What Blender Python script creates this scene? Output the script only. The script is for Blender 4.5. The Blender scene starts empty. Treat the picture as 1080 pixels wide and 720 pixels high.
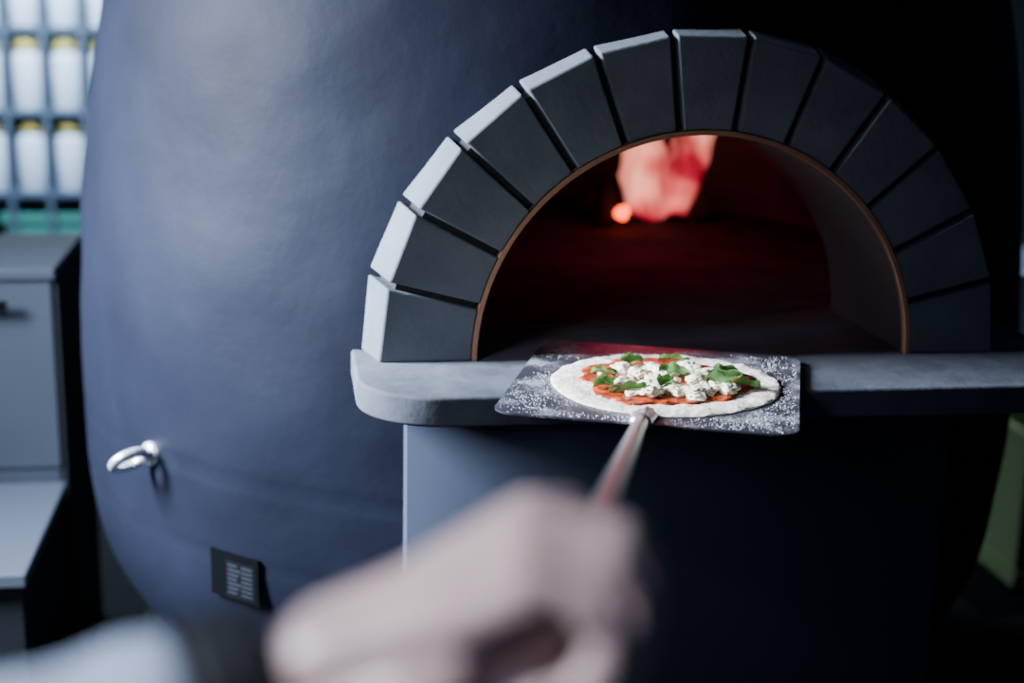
import bpy, bmesh, math, random
from mathutils import Vector, Matrix, noise
random.seed(7)
S = bpy.context.scene
COL = S.collection

# ---------------------------------------------------------------- helpers
def new_mat(name, color, rough=0.5, metal=0.0, spec=0.5, bump=0.0, bscale=20.0, var=0.0, vscale=6.0, emis=None, estr=0.0, coat=0.0):
    m = bpy.data.materials.new(name); m.use_nodes = True
    nt = m.node_tree; b = nt.nodes["Principled BSDF"]
    b.inputs["Base Color"].default_value = (*color, 1)
    b.inputs["Roughness"].default_value = rough
    b.inputs["Metallic"].default_value = metal
    b.inputs["Specular IOR Level"].default_value = spec
    b.inputs["Coat Weight"].default_value = coat
    tc = nt.nodes.new("ShaderNodeTexCoord")
    if var > 0:
        n = nt.nodes.new("ShaderNodeTexNoise"); n.inputs["Scale"].default_value = vscale; n.inputs["Detail"].default_value = 6
        nt.links.new(tc.outputs["Object"], n.inputs["Vector"])
        r = nt.nodes.new("ShaderNodeValToRGB")
        r.color_ramp.elements[0].position = 0.3; r.color_ramp.elements[1].position = 0.7
        r.color_ramp.elements[0].color = (*[c*(1-var) for c in color], 1)
        r.color_ramp.elements[1].color = (*[min(1, c*(1+var)) for c in color], 1)
        nt.links.new(n.outputs["Fac"], r.inputs["Fac"]); nt.links.new(r.outputs["Color"], b.inputs["Base Color"])
    if bump > 0:
        n2 = nt.nodes.new("ShaderNodeTexNoise"); n2.inputs["Scale"].default_value = bscale; n2.inputs["Detail"].default_value = 8
        nt.links.new(tc.outputs["Object"], n2.inputs["Vector"])
        bp = nt.nodes.new("ShaderNodeBump"); bp.inputs["Strength"].default_value = 1.0; bp.inputs["Distance"].default_value = bump
        nt.links.new(n2.outputs["Fac"], bp.inputs["Height"]); nt.links.new(bp.outputs["Normal"], b.inputs["Normal"])
    if emis:
        b.inputs["Emission Color"].default_value = (*emis, 1); b.inputs["Emission Strength"].default_value = estr
    return m

def link(o, parent=None):
    COL.objects.link(o)
    if parent is not None: o.parent = parent
    return o

def from_bm(name, bm, mat=None, parent=None, smooth=False):
    me = bpy.data.meshes.new(name); bm.normal_update(); bm.to_mesh(me); bm.free()
    if mat: me.materials.append(mat)
    if smooth:
        for p in me.polygons: p.use_smooth = True
    o = bpy.data.objects.new(name, me)
    if parent is not None:
        me.transform(Matrix.Translation(-parent.location))
    return link(o, parent)

def empty(name, loc, label, cat, group=None):
    o = bpy.data.objects.new(name, None); o.empty_display_size = 0.05; o.location = loc
    o["label"] = label; o["category"] = cat
    if group: o["group"] = group
    return link(o)

def tag(o, label, cat, group=None):
    o["label"] = label; o["category"] = cat
    if group: o["group"] = group
    return o

def bm_box(bm, x0, x1, y0, y1, z0, z1):
    r = bmesh.ops.create_cube(bm, size=1.0)
    for v in r["verts"]:
        v.co = Vector((x0 if v.co.x < 0 else x1, y0 if v.co.y < 0 else y1, z0 if v.co.z < 0 else z1))
    return r["verts"]

def box(name, x0, x1, y0, y1, z0, z1, mat, parent=None, bev=0.004):
    bm = bmesh.new(); bm_box(bm, x0, x1, y0, y1, z0, z1)
    if bev > 0: bmesh.ops.bevel(bm, geom=bm.edges[:], offset=bev, segments=2, affect='EDGES', profile=0.5)
    return from_bm(name, bm, mat, parent)

def bm_tube(bm, pts, rads, seg=16, up=Vector((0,0,1)), sx=1.0, caps=True):
    pts = [Vector(p) for p in pts]; rings = []
    for i, p in enumerate(pts):
        t = (pts[min(i+1, len(pts)-1)] - pts[max(i-1, 0)]).normalized()
        a = t.cross(up)
        if a.length < 1e-4: a = t.cross(Vector((1,0,0)))
        a.normalize(); b = a.cross(t).normalized()
        r = rads[i] if hasattr(rads, '__len__') else rads
        s = sx[i] if hasattr(sx, '__len__') else sx
        rings.append([bm.verts.new(p + a*math.cos(2*math.pi*k/seg)*r*s + b*math.sin(2*math.pi*k/seg)*r) for k in range(seg)])
    for i in range(len(rings)-1):
        for k in range(seg):
            bm.faces.new((rings[i][k], rings[i][(k+1)%seg], rings[i+1][(k+1)%seg], rings[i+1][k]))
    if caps:
        bm.faces.new(rings[0][::-1]); bm.faces.new(rings[-1])
    bmesh.ops.recalc_face_normals(bm, faces=bm.faces[:])
    return rings

def bm_lathe(bm, prof, seg=32, c=(0,0,0)):
    rings = []
    for (r, z) in prof:
        if r < 1e-5: rings.append([bm.verts.new((c[0], c[1], c[2]+z))])
        else: rings.append([bm.verts.new((c[0]+r*math.cos(2*math.pi*k/seg), c[1]+r*math.sin(2*math.pi*k/seg), c[2]+z)) for k in range(seg)])
    for i in range(len(rings)-1):
        A, B = rings[i], rings[i+1]
        for k in range(seg):
            k2 = (k+1) % seg
            if len(A) == 1 and len(B) == 1: continue
            if len(A) == 1: bm.faces.new((A[0], B[k2], B[k]))
            elif len(B) == 1: bm.faces.new((A[k], A[k2], B[0]))
            else: bm.faces.new((A[k], A[k2], B[k2], B[k]))
    bmesh.ops.recalc_face_normals(bm, faces=bm.faces[:])

def bm_plan(bm, out, z0, z1):
    f=bm.faces.new([bm.verts.new((x,y,z0)) for x,y in out])
    ex=bmesh.ops.extrude_face_region(bm, geom=[f])
    for v in [g for g in ex["geom"] if isinstance(g,bmesh.types.BMVert)]: v.co.z=z1
    bmesh.ops.recalc_face_normals(bm, faces=bm.faces[:])

def sharpen(bm, ang=0.5):
    for e in bm.edges:
        if len(e.link_faces)==2 and e.calc_face_angle()>ang: e.smooth=False

def bake(o):
    dg = bpy.context.evaluated_depsgraph_get(); dg.update()
    me = bpy.data.meshes.new_from_object(o.evaluated_get(dg))
    o.modifiers.clear(); o.data = me
    return o

# ---------------------------------------------------------------- materials
M_body = new_mat("oven_paint", (0.0052,0.0064,0.0125), rough=0.60, spec=0.055, bump=0.007, bscale=4.5, var=0.25, vscale=3)
M_stone = new_mat("arch_stone", (0.112,0.125,0.142), rough=0.88, spec=0.12, bump=0.0010, bscale=70, var=0.16, vscale=12)
M_ledge = new_mat("ledge_stone", (0.080,0.088,0.105), rough=0.8, spec=0.12, bump=0.0010, bscale=60, var=0.30, vscale=14)
M_mortar = new_mat("dark_mortar", (0.008,0.010,0.013), rough=0.9)
M_panel = new_mat("front_panel_paint", (0.034,0.042,0.066), rough=0.65, spec=0.2, bump=0.001, bscale=8)
M_chamber = new_mat("fire_brick", (0.10,0.075,0.09), rough=0.95, spec=0.1, bump=0.004, bscale=14, var=0.35, vscale=7)
M_lining = new_mat("vault_lining", (0.12,0.112,0.115), rough=0.9, spec=0.1, bump=0.001, bscale=40, var=0.15)
M_copper = new_mat("copper_trim", (0.40,0.20,0.11), rough=0.5, metal=0.5)
M_hand = new_mat("worn_steel", (0.55,0.52,0.57), rough=0.30, metal=0.75)
M_black = new_mat("black_metal", (0.006,0.008,0.011), rough=0.7, spec=0.2)
M_rack = new_mat("rack_metal", (0.06,0.09,0.14), rough=0.6)
M_white = new_mat("sticker_white", (0.0030,0.0035,0.005), rough=0.9, spec=0.02)
M_sgrey = new_mat("sticker_grey", (0.014,0.016,0.020), rough=0.9, spec=0.02)
M_cab = new_mat("cabinet_grey", (0.024,0.030,0.042), rough=0.6, spec=0.2, var=0.05)
M_floor = new_mat("floor_concrete", (0.005,0.006,0.009), rough=0.8, spec=0.2, var=0.3, vscale=2)
M_wall = new_mat("wall_paint", (0.05,0.085,0.10), rough=0.8, var=0.1, vscale=2)

# ---------------------------------------------------------------- OVEN
OC = (-0.045, 0.935); KR=0.94
oven = empty("pizza_oven", (OC[0], OC[1], 0), "large dark navy barrel-shaped pizza oven with stone arch mouth and shelf", "pizza oven")

prof = [(0.0,0.16),(0.62,0.16),(0.74,0.18),(0.87,0.25),(0.965,0.36),(1.017,0.50),(1.03,0.68),(1.03,0.9),(1.018,1.15),(0.99,1.4),(0.955,1.62),(0.88,1.85),(0.75,2.05),(0.52,2.22),(0.25,2.30),(0.0,2.32)]
prof = [(r*KR, 1.644-(1.644-z)*0.91) for r,z in prof]
def catmull(P, n=5):
    out = []
    for i in range(len(P)-1):
        p0 = P[max(i-1,0)]; p1 = P[i]; p2 = P[i+1]; p3 = P[min(i+2,len(P)-1)]
        for k in range(n):
            t = k/n
            out.append(tuple(0.5*((2*p1[j])+(-p0[j]+p2[j])*t+(2*p0[j]-5*p1[j]+4*p2[j]-p3[j])*t*t+(-p0[j]+3*p1[j]-3*p2[j]+p3[j])*t**3) for j in range(2)))
    out.append(P[-1]); return [(max(0,a),b) for a,b in out]
pr = catmull(prof, 14); pr[0] = (0.0,prof[0][1])
bm = bmesh.new(); bm_lathe(bm, pr, 260, (OC[0],OC[1],0))
for v in bm.verts:
    d = Vector((v.co.x-OC[0], v.co.y-OC[1], 0))
    if d.length > 0.3:
        dn = d.normalized()
        n = noise.noise(v.co*2.6)*0.010 + noise.noise(v.co*6.0+Vector((3,1,2)))*0.0045 + noise.noise(v.co*13.0)*0.0014
        ang = math.atan2(d.y,d.x)
        for zs,am in ((0.845,0.0030),(0.70,0.0018)):
            n -= am*math.exp(-((v.co.z-zs-0.008*math.sin(ang*5))/0.006)**2)
        v.co += dn*n
body = from_bm("oven_body", bm, M_body, None, True)
ACX = 0.018
RI, RO, ROB = 0.346, 0.482, 0.516
def prism(rad, y0, y1, z0=1.10):
    b_ = bmesh.new(); n=48; f0=[];f1=[]
    for k in range(n+1):
        a = math.pi*k/n
        f0.append(b_.verts.new((ACX+rad*math.cos(a), y0, z0+rad*math.sin(a)))); f1.append(b_.verts.new((ACX+rad*math.cos(a), y1, z0+rad*math.sin(a))))
    b_.faces.new(f0); b_.faces.new(f1[::-1])
    for k in range(n): b_.faces.new((f0[k],f0[k+1],f1[k+1],f1[k]))
    b_.faces.new((f0[n],f0[0],f1[0],f1[n]))
    bmesh.ops.recalc_face_normals(b_, faces=b_.faces[:])
    return from_bm("cut", b_)
R=0.355
c1 = prism(R,-0.5,0.9)
c3 = prism(RO-0.006,-0.51,0.20)
bmc = bmesh.new()
dome = [(0.0,0.0)]+[(0.72*math.cos(a), 0.40*math.sin(a)) for a in [math.pi/2*i/20 for i in range(21)]]
dome[-1] = (0.0,0.40)
bm_lathe(bmc, dome, 96, (OC[0],OC[1],1.10))
c2 = from_bm("cut", bmc)
for c in (c1,c2,c3):
    md = body.modifiers.new("b","BOOLEAN"); md.operation='DIFFERENCE'; md.object=c; md.solver='EXACT'
bake(body)
for c in (c1,c2,c3): bpy.data.objects.remove(c)
bm = bmesh.new(); bm.from_mesh(body.data)
def inner(f):
    c = f.calc_center_median()
    d = math.hypot(c.x-OC[0], c.y-OC[1])
    if 1.095 < c.z < 1.51 and d < 0.735: return True
    if 1.095 < c.z < 1.10+RO and c.y < 0.8 and math.hypot(c.x-ACX, c.z-1.10) < RO-0.004: return True
    return False
bmi = bm.copy()
bmesh.ops.delete(bm, geom=[f for f in bm.faces if inner(f)], context='FACES')
bmesh.ops.delete(bmi, geom=[f for f in bmi.faces if not inner(f)], context='FACES')
bpy.data.objects.remove(body)
body = from_bm("oven_body", bm, M_body, oven, True)
chamber = from_bm("oven_chamber", bmi, M_chamber, oven, True)

bm = bmesh.new(); bm_lathe(bm, [(0,0),(0.89,0),(0.89,0.26),(0.87,0.285),(0.55,0.30),(0,0.30)], 96, (OC[0],OC[1],0))
from_bm("base", bm, M_black, oven)

bm=bmesh.new(); out=[]
for k in range(41):
    x=-0.425+0.865*k/40; out.append((x,0.76-math.sqrt(0.89**2-x*x)))
out+=[(0.44,0.6),(-0.425,0.6)]
bm_plan(bm,out,0.0,1.058); sharpen(bm)
o=from_bm("front_panel", bm, M_panel, oven, True)

bm = bmesh.new()
x0,x1,yf,yb,r = -0.503,0.62,-0.19,0.30,0.12
out=[]
for k in range(41):
    a = math.pi+ (math.pi/2)*k/40; out.append((x0+r+r*math.cos(a), yf+r+r*math.sin(a)))
for k in range(41):
    a = 1.5*math.pi+(math.pi/2)*k/40; out.append((x1-r+r*math.cos(a), yf+r+r*math.sin(a)))
out += [(x1,yb),(x0,yb)]
bm_plan(bm,out,1.056,1.0995)
es=[e for e in bm.edges if abs(e.verts[0].co.z-e.verts[1].co.z)<1e-5]
bmesh.ops.bevel(bm, geom=es, offset=0.006, segments=4, affect='EDGES', profile=0.5)
sharpen(bm,0.6)
from_bm("stone_shelf", bm, M_ledge, oven, True)

bm = bmesh.new(); bm_lathe(bm, [(0,1.1),(0.71,1.1),(0.71,1.103),(0,1.103)], 64, (OC[0],OC[1],0))
M_hearth = new_mat("hearth_tile", (0.070,0.048,0.058), rough=0.95, spec=0.05, bump=0.003, bscale=25, var=0.35, vscale=9)
from_bm("hearth_floor", bm, M_hearth, oven)

NB=13; gap=0.0105
for i in range(NB):
    a0 = math.pi*i/NB; a1 = math.pi*(i+1)/NB
    bm = bmesh.new(); seg=8; P=[]
    jit = random.uniform(-0.0015,0.0015)
    prof5=((RI,0.0),(RO,0.0),(ROB,0.125),(ROB,0.22),(RI,0.22))
    for j in range(seg+1):
        t=j/seg
        row=[]
        for (rad,y) in prof5:
            g = gap/2/rad
            lo = a0+(g if i>0 else 0); hi = a1-(g if i<NB-1 else 0)
            a = lo+(hi-lo)*t
            rr = rad*(math.cos((hi-lo)/2)/math.cos(a-(lo+hi)/2))*1.004 if rad>RI else rad
            row.append(bm.verts.new((ACX+rr*math.cos(a), y+jit*(1 if y==0 else 0), 1.10+rr*math.sin(a))))
        P.append(row)
    for j in range(seg):
        for k in range(5):
            bm.faces.new((P[j][k],P[j][(k+1)%5],P[j+1][(k+1)%5],P[j+1][k]))
    bm.faces.new(P[0][::-1]); bm.faces.new(P[-1])
    bmesh.ops.recalc_face_normals(bm, faces=bm.faces[:])
    sharp=[e for e in bm.edges if len(e.link_faces)==2 and e.calc_face_angle()>0.6]
    bmesh.ops.bevel(bm, geom=sharp, offset=0.003, segments=2, affect='EDGES', profile=0.5)
    from_bm("arch_stone", bm, M_stone, oven)
def half_ring(name, prof_, mat, parent, seg=72):
    bm=bmesh.new(); P=[]; m=len(prof_)
    for j in range(seg+1):
        a=math.pi*j/seg
        P.append([bm.verts.new((ACX+rr*math.cos(a),y,1.10+rr*math.sin(a))) for rr,y in prof_])
    for j in range(seg):
        for k in range(m): bm.faces.new((P[j][k],P[j][(k+1)%m],P[j+1][(k+1)%m],P[j+1][k]))
    bm.faces.new(P[0][::-1]); bm.faces.new(P[-1]); bmesh.ops.recalc_face_normals(bm, faces=bm.faces[:])
    return from_bm(name,bm,mat,parent,False)
half_ring("mortar", ((RI+0.004,0.012),(RO-0.010,0.012),(ROB-0.012,0.13),(ROB-0.012,0.21),(RI+0.004,0.21)), M_mortar, oven)
half_ring("vault_lining", ((RI-0.007,0.012),(RI+0.001,0.012),(RI+0.001,0.32),(RI-0.007,0.32)), M_lining, oven)
half_ring("copper_trim", ((RI-0.008,-0.002),(RI-0.001,-0.002),(RI-0.001,0.014),(RI-0.008,0.014)), M_copper, oven)

# lifting eye bolt
eb = bmesh.new()
nrm = Vector((-0.818,-0.575,0)).normalized(); cpos = Vector((OC[0],OC[1],0))+nrm*0.965; cpos.z=0.843
bm_tube(eb, [cpos-nrm*0.03, cpos+nrm*0.010, cpos+nrm*0.012], [0.021,0.021,0.017], 24)
bm_tube(eb, [cpos+nrm*0.008, cpos+nrm*0.022], [0.014,0.013], 20)
rc = cpos+nrm*0.046+Vector((0,0,-0.003)); u=nrm; w=Vector((0.32,-0.50,0.58)); w=(w-u*w.dot(u)).normalized()
Rr=0.0290; rt=0.0088; pl=u.cross(w)
nn=40; rings=[]
for i in range(nn):
    a=2*math.pi*i/nn; cdir=u*math.cos(a)+w*math.sin(a)*0.9
    rings.append([eb.verts.new(rc+cdir*Rr+cdir.normalized()*(rt*math.cos(2*math.pi*k/12))+pl*rt*math.sin(2*math.pi*k/12)) for k in range(12)])
for i in range(nn):
    for k in range(12):
        eb.faces.new((rings[i][k],rings[(i+1)%nn][k],rings[(i+1)%nn][(k+1)%12],rings[i][(k+1)%12]))
bmesh.ops.recalc_face_normals(eb, faces=eb.faces[:])
o=from_bm("lifting_eye", eb, new_mat("zinc",(0.78,0.81,0.87),rough=0.26,metal=0.75), oven, True); o["label"]="bright steel lifting eye bolt"

def curved_plate(name, th0, th1, z0, z1, rad, thick, mat, parent, n=8):
    bm=bmesh.new(); P=[]
    for j in range(n+1):
        th=th0+(th1-th0)*j/n
        P.append([bm.verts.new((OC[0]+rr*math.cos(th),OC[1]+rr*math.sin(th),z)) for rr,z in ((rad,z0),(rad+thick,z0),(rad+thick,z1),(rad,z1))])
    for j in range(n):
        for k in range(4): bm.faces.new((P[j][k],P[j][(k+1)%4],P[j+1][(k+1)%4],P[j+1][k]))
    bm.faces.new(P[0][::-1]); bm.faces.new(P[-1]); bmesh.ops.recalc_face_normals(bm, faces=bm.faces[:])
    return from_bm(name,bm,mat,parent)
M_plate = new_mat("plate_black", (0.0012,0.0015,0.002), rough=0.9, spec=0.02)
thc = math.atan2(0.21-0.90, -0.665-OC[0])+0.003; RP_=0.968; zb=0.637
pl_=curved_plate("data_plate", thc-0.055, thc+0.055, zb, zb+0.082, RP_-0.03, 0.037, M_plate, oven); pl_["label"]="small black rating plate"
curved_plate("sticker", thc-0.018, thc+0.048, zb+0.005, zb+0.070, RP_+0.007, 0.0006, M_white, oven)
bmx=bmesh.new(); rb=RP_+0.0075
for i in range(7):
    z=zb+0.011+i*0.0082
    for a,b in ((-0.013,0.008+0.004*(i%3)),(0.018,0.042)):
        P=[]
        for j in range(3):
            th=thc+a+(b-a)*j/2
            P.append([bmx.verts.new((OC[0]+rr*math.cos(th),OC[1]+rr*math.sin(th),zz)) for rr,zz in ((rb,z),(rb+0.0007,z),(rb+0.0007,z+0.0042),(rb,z+0.0042))])
        for j in range(2):
            for k in range(4): bmx.faces.new((P[j][k],P[j][(k+1)%4],P[j+1][(k+1)%4],P[j+1][k]))
from_bm("sticker_rows", bmx, M_sgrey, oven)

# ---------------------------------------------------------------- fire
M_log = new_mat("charred_wood",(0.03,0.02,0.015), rough=0.95, bump=0.006, bscale=30)
for (a,b,r,lab) in (((0.10,1.32,1.135),(0.42,1.24,1.135),0.030,"charred split log lying on the oven hearth"),((0.13,1.16,1.128),(0.19,1.42,1.178),0.022,"charred log leaning across another on the hearth")):
    bm=bmesh.new(); A=Vector(a);B=Vector(b)
    bm_tube(bm,[A.lerp(B,t/10) for t in range(11)],[r*(1+0.12*math.sin(t*1.7)) for t in range(11)],14)
    for v in bm.verts: v.co+=v.co.normalized()*noise.noise(v.co*30)*0.006
    o=from_bm("firewood_log",bm,M_log,None,True); tag(o,lab,"log","logs in the fire")
M_fl = bpy.data.materials.new("flame"); M_fl.use_nodes=True
nt=M_fl.node_tree; nt.nodes.clear()
om=nt.nodes.new("ShaderNodeOutputMaterial"); em=nt.nodes.new("ShaderNodeEmission"); tr=nt.nodes.new("ShaderNodeBsdfTransparent"); mx=nt.nodes.new("ShaderNodeMixShader")
tc=nt.nodes.new("ShaderNodeTexCoord"); nz=nt.nodes.new("ShaderNodeTexNoise"); nz.inputs["Scale"].default_value=10; nz.inputs["Detail"].default_value=1
sep=nt.nodes.new("ShaderNodeSeparateXYZ"); nt.links.new(tc.outputs["Object"],sep.inputs[0])
hz=nt.nodes.new("ShaderNodeMapRange"); hz.inputs["From Min"].default_value=1.14; hz.inputs["From Max"].default_value=1.33; hz.inputs["To Min"].default_value=-0.06; hz.inputs["To Max"].default_value=0.12
nt.links.new(sep.outputs["Z"],hz.inputs["Value"])
sm=nt.nodes.new("ShaderNodeMath"); sm.operation='ADD'
nt.links.new(tc.outputs["Object"],nz.inputs["Vector"]); nt.links.new(nz.outputs["Fac"],sm.inputs[0]); nt.links.new(hz.outputs["Result"],sm.inputs[1])
cr=nt.nodes.new("ShaderNodeValToRGB"); cr.color_ramp.elements[0].position=0.38; cr.color_ramp.elements[0].color=(0.95,0.014,0.06,1); cr.color_ramp.elements[1].position=0.62; cr.color_ramp.elements[1].color=(1,0.28,0.19,1)
mr=nt.nodes.new("ShaderNodeMapRange"); mr.inputs["From Min"].default_value=0.38; mr.inputs["From Max"].default_value=0.66; mr.inputs["To Min"].default_value=0.03; mr.inputs["To Max"].default_value=0.19
nt.links.new(sm.outputs[0],cr.inputs["Fac"]); nt.links.new(sm.outputs[0],mr.inputs["Value"])
nt.links.new(cr.outputs["Color"],em.inputs["Color"]); em.inputs["Strength"].default_value=3.0
nt.links.new(mr.outputs["Result"],mx.inputs["Fac"]); nt.links.new(tr.outputs[0],mx.inputs[1]); nt.links.new(em.outputs[0],mx.inputs[2]); nt.links.new(mx.outputs[0],om.inputs["Surface"])
bm=bmesh.new(); fb=Vector((0.254,1.14,1.115))
for (bx,tx,dy,h,r) in ((-0.050,-0.122,0.0,0.21,0.028),(-0.040,-0.105,0.02,0.245,0.032),(-0.02,-0.065,0.01,0.255,0.036),(0.0,-0.020,0.03,0.230,0.036),(0.015,0.015,-0.02,0.195,0.034),(0.030,0.05,0.02,0.205,0.032),(0.04,0.090,0.0,0.245,0.030),(0.05,0.130,0.03,0.285,0.026),(0.055,0.160,0.01,0.265,0.019),(-0.03,-0.06,0.03,0.20,0.032),(0.025,0.065,0.03,0.17,0.030)):
    pts=[];rd=[]
    for k in range(21):
        t=k/20
        pts.append(fb+Vector((bx+(tx-bx)*t**1.3+0.014*math.sin(t*8+tx*40)*t,dy*t,0.012+abs(bx)*0.3+h*t)))
        rd.append(max(0.0008,r*math.sin(math.pi*(0.14+0.86*t))**0.8*(1-0.40*t)))
    bm_tube(bm,pts,rd,18,up=Vector((0,1,0)))
for v in bm.verts: v.co+=Vector((noise.noise(v.co*16),0,noise.noise(v.co*16+Vector((9,9,9)))))*0.020
o=from_bm("flame",bm,M_fl,None,True); tag(o,"pinkish orange flames rising inside the oven","flame")
bm=bmesh.new(); bmesh.ops.create_icosphere(bm,subdivisions=3,radius=0.017,matrix=Matrix.Translation((0.158,1.12,1.145)))
for v in bm.verts: v.co+=Vector((1,1,1))*noise.noise(v.co*40)*0.006
o=from_bm("ember",bm,new_mat("ember",(1,0.1,0.02),emis=(1,0.07,0.012),estr=6),None,True); tag(o,"small glowing orange ember beside the flames","ember")

# ---------------------------------------------------------------- PEEL
rot=math.radians(-20.0); PC=Vector((-0.084,-0.164,1.107))
peel=empty("pizza_peel",PC,"floured metal pizza peel with long steel handle on stone shelf","pizza peel")
Mp=Matrix.Translation(PC)@Matrix.Rotation(rot,4,'Z')
M_blade=bpy.data.materials.new("floured_steel"); M_blade.use_nodes=True; nt=M_blade.node_tree; b=nt.nodes["Principled BSDF"]
tc=nt.nodes.new("ShaderNodeTexCoord")
n1=nt.nodes.new("ShaderNodeTexNoise"); n1.inputs["Scale"].default_value=420; n1.inputs["Detail"].default_value=4
n2=nt.nodes.new("ShaderNodeTexNoise"); n2.inputs["Scale"].default_value=14; n2.inputs["Detail"].default_value=4
ad=nt.nodes.new("ShaderNodeMath"); ad.operation='MULTIPLY_ADD'; ad.inputs[1].default_value=1.6
nt.links.new(tc.outputs["Object"],n1.inputs["Vector"]); nt.links.new(tc.outputs["Object"],n2.inputs["Vector"])
nt.links.new(n2.outputs["Fac"],ad.inputs[0]); nt.links.new(n1.outputs["Fac"],ad.inputs[2])
dv=nt.nodes.new("ShaderNodeMath"); dv.operation='DIVIDE'; dv.inputs[1].default_value=2.6
cr=nt.nodes.new("ShaderNodeValToRGB"); cr.color_ramp.elements[0].position=0.505; cr.color_ramp.elements[0].color=(0,0,0,1); cr.color_ramp.elements[1].position=0.62; cr.color_ramp.elements[1].color=(0.85,0.85,0.85,1)
nt.links.new(ad.outputs[0],dv.inputs[0]); nt.links.new(dv.outputs[0],cr.inputs["Fac"])
mc=nt.nodes.new("ShaderNodeMix"); mc.data_type='RGBA'; mc.inputs[6].default_value=(0.045,0.045,0.058,1); mc.inputs[7].default_value=(0.48,0.48,0.53,1)
nt.links.new(cr.outputs["Color"],mc.inputs[0]); nt.links.new(mc.outputs[2],b.inputs["Base Color"])
b.inputs["Metallic"].default_value=0.3; b.inputs["Roughness"].default_value=0.36
bm=bmesh.new(); W,L,r=0.197,0.203,0.030; out=[]
for cx,cy,a0 in ((W-r,L-r,0),(-W+r,L-r,90),(-W+r,-L+r,180),(W-r,-L+r,270)):
    for k in range(13):
        a=math.radians(a0+90*k/12); out.append((cx+r*math.cos(a),cy+r*math.sin(a)))
bm_plan(bm,out,-0.0015,0.001)
bmesh.ops.transform(bm,matrix=Mp,verts=bm.verts[:])
from_bm("blade",bm,M_blade,peel)
H=Vector((-0.4800,-1.4740,1.3690)); A0=Mp@Vector((0,-0.18,0.006))
hd=(A0-H).normalized()
HS=1.12
bm=bmesh.new()
A1=Mp@Vector((0,-0.145,0.0035))
pts=[A1,A0,A0.lerp(H,0.06),A0.lerp(H,0.15),A0.lerp(H,0.5),H+hd*0.12,H-hd*0.01]
bm_tube(bm,pts,[0.004,0.0055,0.0085,0.0092,0.0098,0.0108,0.0115],20)
from_bm("handle",bm,M_hand,peel,True)
bm=bmesh.new(); bm_tube(bm,[Mp@Vector((0,-0.145,0.003)),Mp@Vector((0,-0.17,0.004)),Mp@Vector((0,-0.22,0.008)),A0.lerp(H,0.09)],[0.003,0.004,0.007,0.0108],20,sx=[5.5,4.4,2.2,1.1])
from_bm("handle_socket",bm,M_hand,peel,True)
M_red=new_mat("red_rubber",(0.15,0.035,0.035),rough=0.5)
bm=bmesh.new(); bm_tube(bm,[H+hd*0.215,H+hd*0.21,H+hd*0.056,H+hd*0.050],[0.0108,0.0120,0.0140,0.013],20)
o=from_bm("grip_ring",bm,M_red,peel,True); o["label"]="dull red-brown rubber sleeve"
bm=bmesh.new(); bm_tube(bm,[H+hd*0.055,H-hd*0.020,H-hd*0.026],[0.0150,0.0150,0.010],24)
from_bm("grip",bm,new_mat("grip_gap_shade",(0.05,0.035,0.04),rough=0.5),peel,True)  # dark colour stands in for the shaded gap inside the fist

# ---------------------------------------------------------------- PIZZA
ZP=1.1085
PZ=Vector((-0.076,-0.176,ZP)); RP=0.160
pizza=empty("pizza",PZ,"raw pizza with tomato sauce, white cheese and basil on floured peel","pizza")
def rim(th): return RP*(1+0.018*math.sin(2*th+0.6)+0.012*math.sin(3*th+1.0)+0.006*math.sin(7*th))
bm=bmesh.new(); seg=160; rows=[]
profp=[(0,0.0030),(0.3,0.0030),(0.6,0.0030),(0.72,0.0031),(0.80,0.0034),(0.88,0.0039),(0.95,0.0036),(0.985,0.0028),(1.0,0.0014),(0.999,0.0)]
for t,z in profp:
    if t==0: rows.append([bm.verts.new(PZ+Vector((0,0,z)))]); continue
    row=[]
    for k in range(seg):
        th=2*math.pi*k/seg; R_=rim(th)*t
        p=PZ+Vector((R_*math.cos(th),R_*math.sin(th),0)); zz=z+(noise.noise(Vector((p.x,p.y,0))*40)*0.0030+noise.noise(Vector((p.x,p.y,2))*110)*0.0020 if z>0.001 else 0)
        row.append(bm.verts.new(p+Vector((0,0,max(0.0008,zz) if z>0 else 0))))
    rows.append(row)
def close_rows(bm,rows):
    for i in range(len(rows)-1):
        for k in range(seg):
            k2=(k+1)%seg
            if i==0: bm.faces.new((rows[0][0],rows[1][k],rows[1][k2]))
            else: bm.faces.new((rows[i][k],rows[i+1][k],rows[i+1][k2],rows[i][k2]))
close_rows(bm,rows)
bm.faces.new(rows[-1][::-1]); bmesh.ops.recalc_face_normals(bm,faces=bm.faces[:])
M_dough=new_mat("raw_dough",(0.82,0.74,0.62),rough=0.85,bump=0.0028,bscale=100,var=0.22,vscale=80)
from_bm("dough",bm,M_dough,pizza,True)
bm=bmesh.new(); rows=[]
def srim(th): return 0.119*(1+0.06*math.sin(3*th+2)+0.05*math.sin(5*th+0.7)+0.04*math.sin(11*th)+0.025*math.sin(17*th+1))
cs=PZ+Vector((-0.002,0.002,0))
for t in (0,0.2,0.35,0.5,0.65,0.8,0.93,1.0,1.0):
    i=len(rows)
    if t==0: rows.append([bm.verts.new(cs+Vector((0,0,0.0054)))]); continue
    row=[]
    for k in range(seg):
        th=2*math.pi*k/seg; R_=srim(th)*t
        p=cs+Vector((R_*math.cos(th),R_*math.sin(th),0)); z=0.0056+noise.noise(Vector((p.x,p.y,3))*60)*0.0018
        if t==1.0: z=0.0050 if i==7 else 0.001
        row.append(bm.verts.new(p+Vector((0,0,z))))
    rows.append(row)
close_rows(bm,rows)
bmesh.ops.recalc_face_normals(bm,faces=bm.faces[:])
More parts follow.
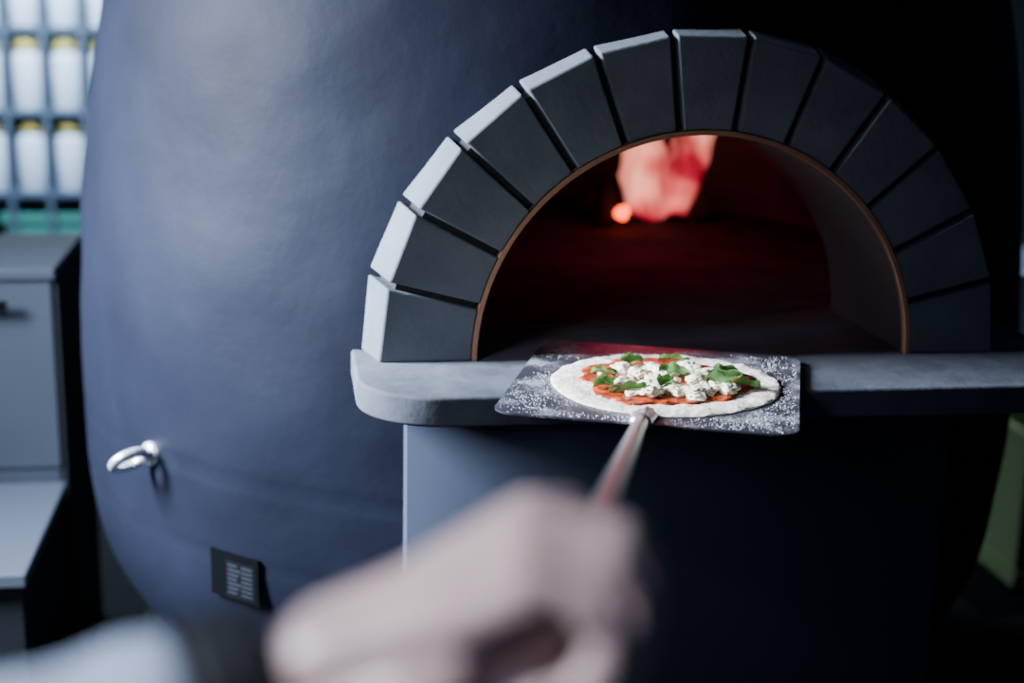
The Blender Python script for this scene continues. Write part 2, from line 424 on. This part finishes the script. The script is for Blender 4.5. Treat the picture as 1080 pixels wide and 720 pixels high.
M_sauce=new_mat("tomato_sauce",(0.36,0.045,0.012),rough=0.28,bump=0.004,bscale=110,var=0.85,vscale=60)
from_bm("tomato_sauce",bm,M_sauce,pizza,True)
M_cheese=new_mat("fresh_cheese",(0.86,0.79,0.57),rough=0.5,bump=0.0014,bscale=160)
rnd=random.Random(31)
clusters=[(0.0,-0.005),(0.037,-0.03),(-0.03,0.015),(0.0,0.048),(0.0,-0.060),(-0.055,-0.028),(0.064,0.012),(-0.052,0.045),(0.047,0.052),(-0.02,-0.040),(0.058,-0.058),(0.02,0.025),(0.025,-0.080),(-0.037,-0.074)]
for i in range(96):
    cx_,cy_=clusters[i%14]
    a=rnd.uniform(0,2*math.pi)
    if i<70: q=rnd.uniform(0,0.019); s=rnd.uniform(0.0070,0.0130); lift=max(0,0.004-q*0.25)
    else: q=rnd.uniform(0.010,0.034); s=rnd.uniform(0.0032,0.006); lift=0
    p=cs+Vector((cx_+q*math.cos(a),cy_+q*math.sin(a),0.0050+s*0.28+lift))
    bm=bmesh.new(); bmesh.ops.create_icosphere(bm,subdivisions=4 if s>0.006 else 3,radius=s)
    off=Vector((i*3.1,i,0)); ax=rnd.uniform(0.9,1.6); rz=Matrix.Rotation(rnd.uniform(0,3.14),3,'Z')
    for v in bm.verts:
        v.co*=1+0.60*noise.noise(v.co*90+off)+0.34*noise.noise(v.co*230+off)+0.10*noise.noise(v.co*600+off)
        v.co=rz@Vector((v.co.x*ax,v.co.y,v.co.z*0.52))+p
    from_bm("cheese_chunk",bm,M_cheese,pizza,True)
M_basil=new_mat("basil",(0.15,0.28,0.085),rough=0.42,bump=0.0008,bscale=90,var=0.5,vscale=40)
for i,(bx,by,ba,sc_) in enumerate(((-0.084,-0.030,0.4,1.35),(-0.066,-0.062,2.9,1.2),(-0.03,0.070,0.3,1.0),(0.035,0.074,2.9,0.95),(0.015,0.005,-0.4,0.95),(0.076,-0.036,0.3,1.3),(0.096,-0.054,2.9,1.1),(0.092,0.018,0.3,1.1),(-0.010,-0.045,0.9,0.85),(-0.080,0.030,2.3,1.0))):
    ln=rnd.uniform(0.040,0.048)*sc_; wd=ln*rnd.uniform(0.50,0.62)
    p=cs+Vector((bx,by,0.0135+rnd.uniform(0,0.003)-(0.004 if math.hypot(bx,by)>0.085 else 0)))
    Mr=Matrix.Translation(p)@Matrix.Rotation(ba,4,'Z')@Matrix.Rotation(rnd.uniform(0.15,0.50),4,'X')@Matrix.Rotation(rnd.uniform(-0.2,0.2),4,'Y')
    bm=bmesh.new(); g=[]
    for u_ in range(13):
        t=u_/12; w_=wd*0.5*(math.sin(math.pi*t**0.8)**0.8 if 0<t<1 else 0.02)
        g.append([bm.verts.new(Mr@Vector(((t-0.5)*ln, w_*s, 0.007*abs(s)-0.008*(t-0.5)**2*4*0.6+0.0024*math.sin(t*15+s)*abs(s)))) for s in (-1,-0.66,-0.33,0,0.33,0.66,1)])
    for u_ in range(12):
        for k in range(6): bm.faces.new((g[u_][k],g[u_][k+1],g[u_+1][k+1],g[u_+1][k]))
    bmesh.ops.solidify(bm,geom=bm.faces[:],thickness=0.0007)
    from_bm("basil_leaf",bm,M_basil,pizza,True)
vs=[];fs=[]
for i in range(11000):
    x=rnd.uniform(-W+0.005,W-0.005); y=rnd.uniform(-L+0.005,L-0.005)
    p=Mp@Vector((x,y,0.0011))
    if (p.xy-PZ.xy).length<RP+0.002: continue
    if abs(x)>W-0.02 and abs(y)>L-0.02: continue
    dens=noise.noise(Vector((x,y,0))*22)*1.5+0.25*(x/W)-0.25*(y/L)
    if dens<rnd.uniform(-0.35,0.6): continue
    s=rnd.uniform(0.0003,0.0009)*(1.7 if rnd.random()<0.08 else 1)
    b0=len(vs)
    for d in ((1,0,0),(0,1,0),(-1,0,0),(0,-1,0),(0,0,0.8),(0,0,-0.1)): vs.append((p.x+d[0]*s,p.y+d[1]*s,p.z+d[2]*s))
    for a,b_ in ((0,1),(1,2),(2,3),(3,0)): fs.append((b0+a,b0+b_,b0+4)); fs.append((b0+b_,b0+a,b0+5))
me=bpy.data.meshes.new("flour"); me.from_pydata(vs,[],fs); me.materials.append(new_mat("flour_dust",(0.90,0.90,0.92),rough=0.9))
o=bpy.data.objects.new("flour",me); COL.objects.link(o); o["kind"]="stuff"; tag(o,"loose white flour scattered on the peel blade","flour")

# ---------------------------------------------------------------- PERSON (arm + hand)
F0=Vector((0.90,-0.1,0.22)); F0=(F0-hd*F0.dot(hd)).normalized(); Nx=F0.cross(hd).normalized()
OB=math.radians(12)
Rn=Matrix.Rotation(OB,3,Nx); Sx=Rn@hd; Fx=Rn@F0
def HL(x,y,z): return H+(Fx*x+Sx*y+Nx*z)*HS
person=empty("person",(-1.02,-1.80,1.20),"person reaching out of pale sleeve, bare hand gripping the peel handle","person")
bm=bmesh.new()
def chain(pts,rads,step=0.0028):
    for i in range(len(pts)-1):
        A,B=Vector(pts[i]),Vector(pts[i+1]); n=max(1,int((B-A).length/step))
        for k in range(n+1):
            t=k/n; r=rads[i]+(rads[i+1]-rads[i])*t
            bmesh.ops.create_icosphere(bm,subdivisions=2,radius=r,matrix=Matrix.Translation(A.lerp(B,t)))
def sr(L_): return [q*HS for q in L_]
ys=[0.037,0.0130,-0.0125,-0.0370]; sc=[1.0,1.05,0.95,0.74]; rf=[0.0092,0.0094,0.0088,0.0083]; zo=[0.006,0.004,-0.003,-0.012]
tips=[]
tO=math.tan(OB)
for j,(y,s,r,dz) in enumerate(zip(ys,sc,rf,zo)):
    k=s; cx=y*tO
    if j==0:
        P=[(-0.018+cx,y,0.031+dz),(-0.004+cx,y+0.002,0.0345+dz),(0.012+cx,y+0.012,0.0320+dz),(0.026+cx,y+0.027,0.0235),(0.031+cx,y+0.042,0.0130),(0.031+cx,y+0.055,0.0040),(0.029+cx,y+0.068,-0.0020)]
        R_=[r*1.25,r*1.28,r*1.02,r*1.14,r*0.98,r*0.92,r*0.80]
    else:
        P=[(-0.018,y,0.031+dz),(-0.004,y,0.0345+dz),(0.012,y,0.0325+dz),(0.030*k,y,0.0235*k+dz*0.5),(0.0350*k,y,0.010*k),(0.0325*k,y,-0.004*k),(0.025*k,y,-0.0160*k),(0.012*k,y,-0.0235*k),(-0.008,y,-0.0235*k)]
        P=[(a+cx,b,c) for a,b,c in P]
        R_=[r*1.25,r*1.36,r*0.98,r*1.20,r*0.98,r*0.98,r*1.08,r*0.94,r*0.84]
    chain([HL(*p) for p in P],sr(R_),0.0025)
    tips.append((HL(*P[-1]),HL(*P[-2]),r*HS))
    chain([HL(-0.088,y*0.60,0.014),HL(-0.052+cx*0.5,y*0.88,0.021+dz*0.5),HL(-0.018+cx,y,0.031+dz)],sr([0.0165,0.0122,r*1.25]))
    chain([HL(-0.086,y*0.60,-0.002),HL(-0.055+cx*0.4,y*0.90,-0.003),HL(-0.034+cx,y,0.002)],sr([0.0170,0.0158,0.0115]))
cxp=-0.036*tO
chain([HL(-0.080,-0.020,-0.006),HL(-0.052,-0.033,-0.012),HL(-0.032+cxp,-0.036,-0.017)],sr([0.0180,0.0165,0.0120]))
chain([HL(-0.030+cxp,-0.030,-0.001),HL(-0.012+cxp,-0.028,0.001),HL(0.004+cxp,-0.027,0.000)],sr([0.0140,0.0112,0.0085]))
T=[(-0.080,0.020,0.004),(-0.056,0.042,0.003),(-0.032,0.062,0.004),(-0.014,0.082,0.008),(-0.002,0.102,0.010),(0.003,0.112,0.009)]
chain([HL(*p) for p in T],sr([0.019,0.0180,0.0140,0.0122,0.0108,0.0088]))
chain([HL(-0.07,0.02,0.006),HL(-0.030,0.044,0.012)],sr([0.016,0.011]))
w1=Vector((-0.612,-1.478,1.345)); el=Vector((-0.850,-1.55,1.300)); sh=Vector((-1.04,-1.84,1.42))
wr=HL(-0.104,-0.004,0.006)
for off in (-0.012,0.012):
    chain([HL(-0.086,off*1.3,0.004),wr+Sx*off,w1+Sx*off,w1.lerp(el,0.6)+Sx*off],[0.0245,0.0225,0.0260,0.034],0.004)
chain([w1.lerp(el,0.5),el],[0.034,0.040],0.006)
chain([el,sh],[0.040,0.050],0.008)
arm=from_bm("arm_and_hand",bm,None,person,True)
md=arm.modifiers.new("r","REMESH"); md.mode='VOXEL'; md.voxel_size=0.0016; md.use_smooth_shade=True
md=arm.modifiers.new("s","SMOOTH"); md.factor=0.4; md.iterations=2
bake(arm)
M_skin=new_mat("skin",(0.78,0.56,0.53),rough=0.28,spec=0.8,bump=0.0006,bscale=160,var=0.16,vscale=35)
M_skin.node_tree.nodes["Principled BSDF"].inputs["Subsurface Weight"].default_value=0.02
M_skin.node_tree.nodes["Principled BSDF"].inputs["Subsurface Scale"].default_value=0.01
arm.data.materials.clear(); arm.data.materials.append(M_skin)
for p in arm.data.polygons: p.use_smooth=True
M_nail=new_mat("nail",(0.75,0.55,0.52),rough=0.25)
tips.append((HL(*T[-1]),HL(*T[-2]),0.0095*HS))
for j,(tp,pv,r) in enumerate(tips):
    d=(tp-pv).normalized()
    if j==0: n=Fx*0.5+Nx
    elif j==4: n=Nx-Fx*0.4
    else: n=(tp-H); n=n-Sx*n.dot(Sx)
    n=(n-d*n.dot(d)).normalized(); sd=d.cross(n).normalized()
    bm=bmesh.new(); g=[]
    for i in range(7):
        a=-0.75+1.5*i/6
        g.append([bm.verts.new(tp-d*0.004+d*t*0.009*(1-0.25*abs(a))+ (n*math.cos(a)+sd*math.sin(a))*(r*0.84+0.0006)) for t in (0,0.33,0.66,1.0)])
    for i in range(6):
        for k in range(3): bm.faces.new((g[i][k],g[i+1][k],g[i+1][k+1],g[i][k+1]))
    bmesh.ops.solidify(bm,geom=bm.faces[:],thickness=0.0006)
    from_bm("fingernail",bm,M_nail,person,True)
def cloth_tube(name,pts,rads,mat,seg=40,fold=0.004,step=0.006):
    P=[];Rr=[]
    for i in range(len(pts)-1):
        n=max(2,int((pts[i+1]-pts[i]).length/step))
        for k in range(n):
            t=k/n; P.append(pts[i].lerp(pts[i+1],t)); Rr.append(rads[i]+(rads[i+1]-rads[i])*t)
    P.append(pts[-1]);Rr.append(rads[-1])
    for _ in range(12):
        P=[P[0]]+[(P[i-1]+P[i]*2+P[i+1])/4 for i in range(1,len(P)-1)]+[P[-1]]
    bm=bmesh.new(); rings=bm_tube(bm,P,Rr,seg,caps=False)
    for i,rg in enumerate(rings):
        for v in rg:
            d=(v.co-P[i]).normalized(); f=min(1,i/4)
            v.co+=d*f*fold*(noise.noise(v.co*22)*1.6+0.7*math.sin(i*0.55+v.co.z*60))
    bmesh.ops.solidify(bm,geom=bm.faces[:],thickness=0.0025)
    return from_bm(name,bm,mat,person,True)
M_sleeve=new_mat("sleeve_cloth",(0.46,0.53,0.68),rough=0.85,bump=0.0006,bscale=300,var=0.08,vscale=20)
s0=w1.lerp(el,0.10)
cloth_tube("sleeve",[s0,w1.lerp(el,0.6),el,el.lerp(sh,0.5),sh],[0.0400,0.0455,0.053,0.060,0.068],M_sleeve)
M_band=new_mat("black_strap",(0.006,0.007,0.010),rough=0.7)
fd=(el-w1).normalized()
cloth_tube("wristband",[w1-fd*0.012,w1+fd*0.003,w1+fd*0.022],[0.0395,0.0405,0.0415],M_band,fold=0.0005)

# ---------------------------------------------------------------- CABINETS beside oven
cab=empty("cabinet",(-1.6,1.4,0),"grey metal drawer cabinet standing beside the oven","cabinet")
XR=-1.105
box("body",-2.1,XR-0.013,1.16,1.60,0.0,0.995,M_cab,cab,0.006)
box("top",-2.11,XR-0.002,1.145,1.61,0.995,1.02,M_cab,cab,0.004)
box("side_panel",XR-0.012,XR,1.16,1.60,0.0,0.994,M_black,cab,0.002)
dr=box("drawer",-2.08,XR-0.014,1.154,1.16,0.56,0.994,M_cab,cab,0.001)
bm=bmesh.new(); bm_tube(bm,[(-1.95,1.125,0.945),(-1.21,1.125,0.945)],0.009,12)
for hx in (-1.9,-1.24): bm_tube(bm,[(hx,1.125,0.945),(hx,1.156,0.945)],0.006,10)
hh=from_bm("handle",bm,M_black,None,True); hh.parent=dr; hh.data.transform(Matrix.Translation(-cab.location))
ct=empty("low_counter",(-1.6,0.88,0),"low grey work counter standing in front of the drawer cabinet","counter")
box("body",-2.1,-1.115,0.63,1.135,0.0,0.50,M_black,ct,0.004)
box("top",-2.11,-1.105,0.61,1.138,0.50,0.53,new_mat("counter_steel",(0.042,0.05,0.068),rough=0.5,metal=0.1),ct,0.004)

# ---------------------------------------------------------------- ROOM
def struct(o): o["kind"]="structure"; return o
struct(box("floor",-4,4,-3.5,5,-0.1,0,M_floor,None,0))
struct(box("wall_back",-4,4,5,5.1,0,3.2,M_wall,None,0))
struct(box("wall_left",-4.1,-4,-3.5,5,0,3.2,M_wall,None,0))

rk=empty("storage_rack",(-1.75,4.1,0),"dark metal storage rack holding white canisters","rack")
for z in (0.44,0.79,1.12,1.45,1.80):
    box("shelf",-2.35,-1.25,3.93,4.27,z-0.02,z,M_rack,rk,0.003)
for x in (-2.34,-1.28):
    for y in (3.94,4.24): box("post",x,x+0.025,y,y+0.025,0,2.0,M_rack,rk,0.002)
for i in range(6):
    x=-2.23+0.15*(i+0.5); box("upright",x-0.012,x+0.012,3.915,3.929,0.42,2.0,M_rack,rk,0.001)
M_can=new_mat("white_plastic",(0.66,0.78,0.95),rough=0.4); M_cap=new_mat("yellow_cap",(0.85,0.70,0.20),rough=0.5)
first=None
for zi,z in enumerate((0.79,1.12,1.45)):
    for xi in range(7):
        x=-2.23+xi*0.15
        e=empty("canister",(x,4.02,z+0.001),"white plastic canister with yellow cap on a metal rack","canister","white canisters on the rack")
        if first is None:
            bm=bmesh.new(); bm_lathe(bm,[(0,0),(0.056,0),(0.060,0.006),(0.060,0.20),(0.055,0.222),(0.048,0.23),(0.046,0.236),(0,0.236)],28,(x,4.02,z))
            a=from_bm("bottle",bm,M_can,e,True)
            bm=bmesh.new(); bm_lathe(bm,[(0,0.234),(0.052,0.234),(0.052,0.280),(0,0.282)],24,(x,4.02,z))
            b_=from_bm("cap",bm,M_cap,e,True); first=(a,b_)
        else:
            for s in first:
                c=s.copy(); c.parent=e; COL.objects.link(c)
M_green=new_mat("green_plastic",(0.24,0.34,0.15),rough=0.5)
def crate(name,x0,x1,y0,y1,z0,z1,mat,label,cat):
    bm=bmesh.new(); t=0.012
    bm_box(bm,x0,x1,y0,y1,z0,z0+t)
    for a in ((x0,x1,y0,y0+t),(x0,x1,y1-t,y1),(x0,x0+t,y0,y1),(x1-t,x1,y0,y1)): bm_box(bm,*a,z0,z1)
    for a in ((x0-t,x1+t,y0-t,y0),(x0-t,x1+t,y1,y1+t),(x0-t,x0,y0,y1),(x1,x1+t,y0,y1)):
        bm_box(bm,*a,z1-0.03,z1); bm_box(bm,*a,z0+0.05,z0+0.065)
    o=from_bm(name,bm,mat); tag(o,label,cat); return o
crate("plastic_crate",-1.75,-1.32,3.95,4.25,0.441,0.70,new_mat("teal_plastic",(0.06,0.26,0.22),rough=0.5),"teal plastic crate on the metal rack","crate")
tb=empty("side_table",(1.95,2.0,0),"low dark metal side table beyond the oven","table")
box("top",1.44,2.5,1.75,2.35,0.50,0.53,M_black,tb,0.003)
for x in (1.45,2.44):
    for y in (1.77,2.29): box("leg",x,x+0.04,y,y+0.04,0,0.50,M_black,tb,0.002)
crate("storage_box",1.46,1.9,1.8,2.2,0.531,0.86,M_can,"white plastic storage box on a dark table","box")
crate("plastic_crate",1.425,1.83,1.45,1.72,0.001,0.47,M_green,"yellow-green plastic crate on the floor beside dark table","crate")

# ---------------------------------------------------------------- LIGHTS
def area(name,loc,target,size,power,col,sy=None,spread=None):
    l=bpy.data.lights.new(name,'AREA'); l.energy=power; l.color=col; l.size=size
    if sy: l.shape='RECTANGLE'; l.size_y=sy
    if spread: l.spread=math.radians(spread)
    o=bpy.data.objects.new(name,l); o.location=loc
    o.rotation_euler=(Vector(target)-Vector(loc)).to_track_quat('-Z','Y').to_euler(); COL.objects.link(o); return o
def spot(name,loc,target,power,col,ang,blend=0.6,soft=0.1):
    l=bpy.data.lights.new(name,'SPOT'); l.energy=power; l.color=col; l.spot_size=math.radians(ang); l.spot_blend=blend; l.shadow_soft_size=soft
    o=bpy.data.objects.new(name,l); o.location=loc
    o.rotation_euler=(Vector(target)-Vector(loc)).to_track_quat('-Z','Y').to_euler(); COL.objects.link(o); return o
area("daylight",(-2.3,0.20,1.95),(-0.98,0.37,1.13),0.5,180,(0.74,0.84,1.0),0.9,80)
area("fill",(-2.4,-2.2,2.2),(-0.9,0.3,1.0),1.0,3.6,(0.70,0.82,1.0),1.0,42)
spot("hand_fill",(-1.45,-1.58,2.15),(-0.63,-1.48,1.36),105,(0.76,0.85,1.0),38,0.5,0.03)  # added spot without a real source, brightens hand and sleeve
spot("pizza_fill",(-1.5,-0.9,2.3),(-0.09,-0.18,1.1),29,(0.97,0.97,1.0),12,0.8,0.12)  # narrow spot added to lift the pizza, not a lamp of the room
area("rack_fill",(-1.6,2.9,2.6),(-1.7,4.1,1.1),0.8,175,(0.68,0.83,1.0))  # unseen area light put in so the canisters come out bright
spot("far_fill",(2.3,2.2,3.0),(1.78,1.82,0.6),190,(0.9,0.97,1.0),20,0.5,0.1)  # extra unseen spot, added to brighten the box and green crate
l=bpy.data.lights.new("fire_light",'POINT'); l.energy=0.85; l.color=(1,0.045,0.17); l.shadow_soft_size=0.12
o=bpy.data.objects.new("fire_light",l); o.location=(0.14,0.80,1.33); COL.objects.link(o)
w=bpy.data.worlds.new("W"); S.world=w; w.use_nodes=True
w.node_tree.nodes["Background"].inputs[0].default_value=(0.34,0.45,0.88,1); w.node_tree.nodes["Background"].inputs[1].default_value=0.042

# ---------------------------------------------------------------- CAMERA
cd=bpy.data.cameras.new("cam"); cam=bpy.data.objects.new("cam",cd); COL.objects.link(cam)
cd.lens=50; cd.sensor_width=36; cd.clip_start=0.02
cam.location=(-0.59,-2.04,1.644)
cam.rotation_euler=(Matrix.Rotation(math.radians(-9),3,'Z')@Matrix.Rotation(math.radians(76),3,'X')@Matrix.Rotation(math.radians(1.3),3,'Z')).to_euler()
cd.dof.use_dof=True; cd.dof.focus_distance=1.95; cd.dof.aperture_fstop=1.8
S.camera=cam
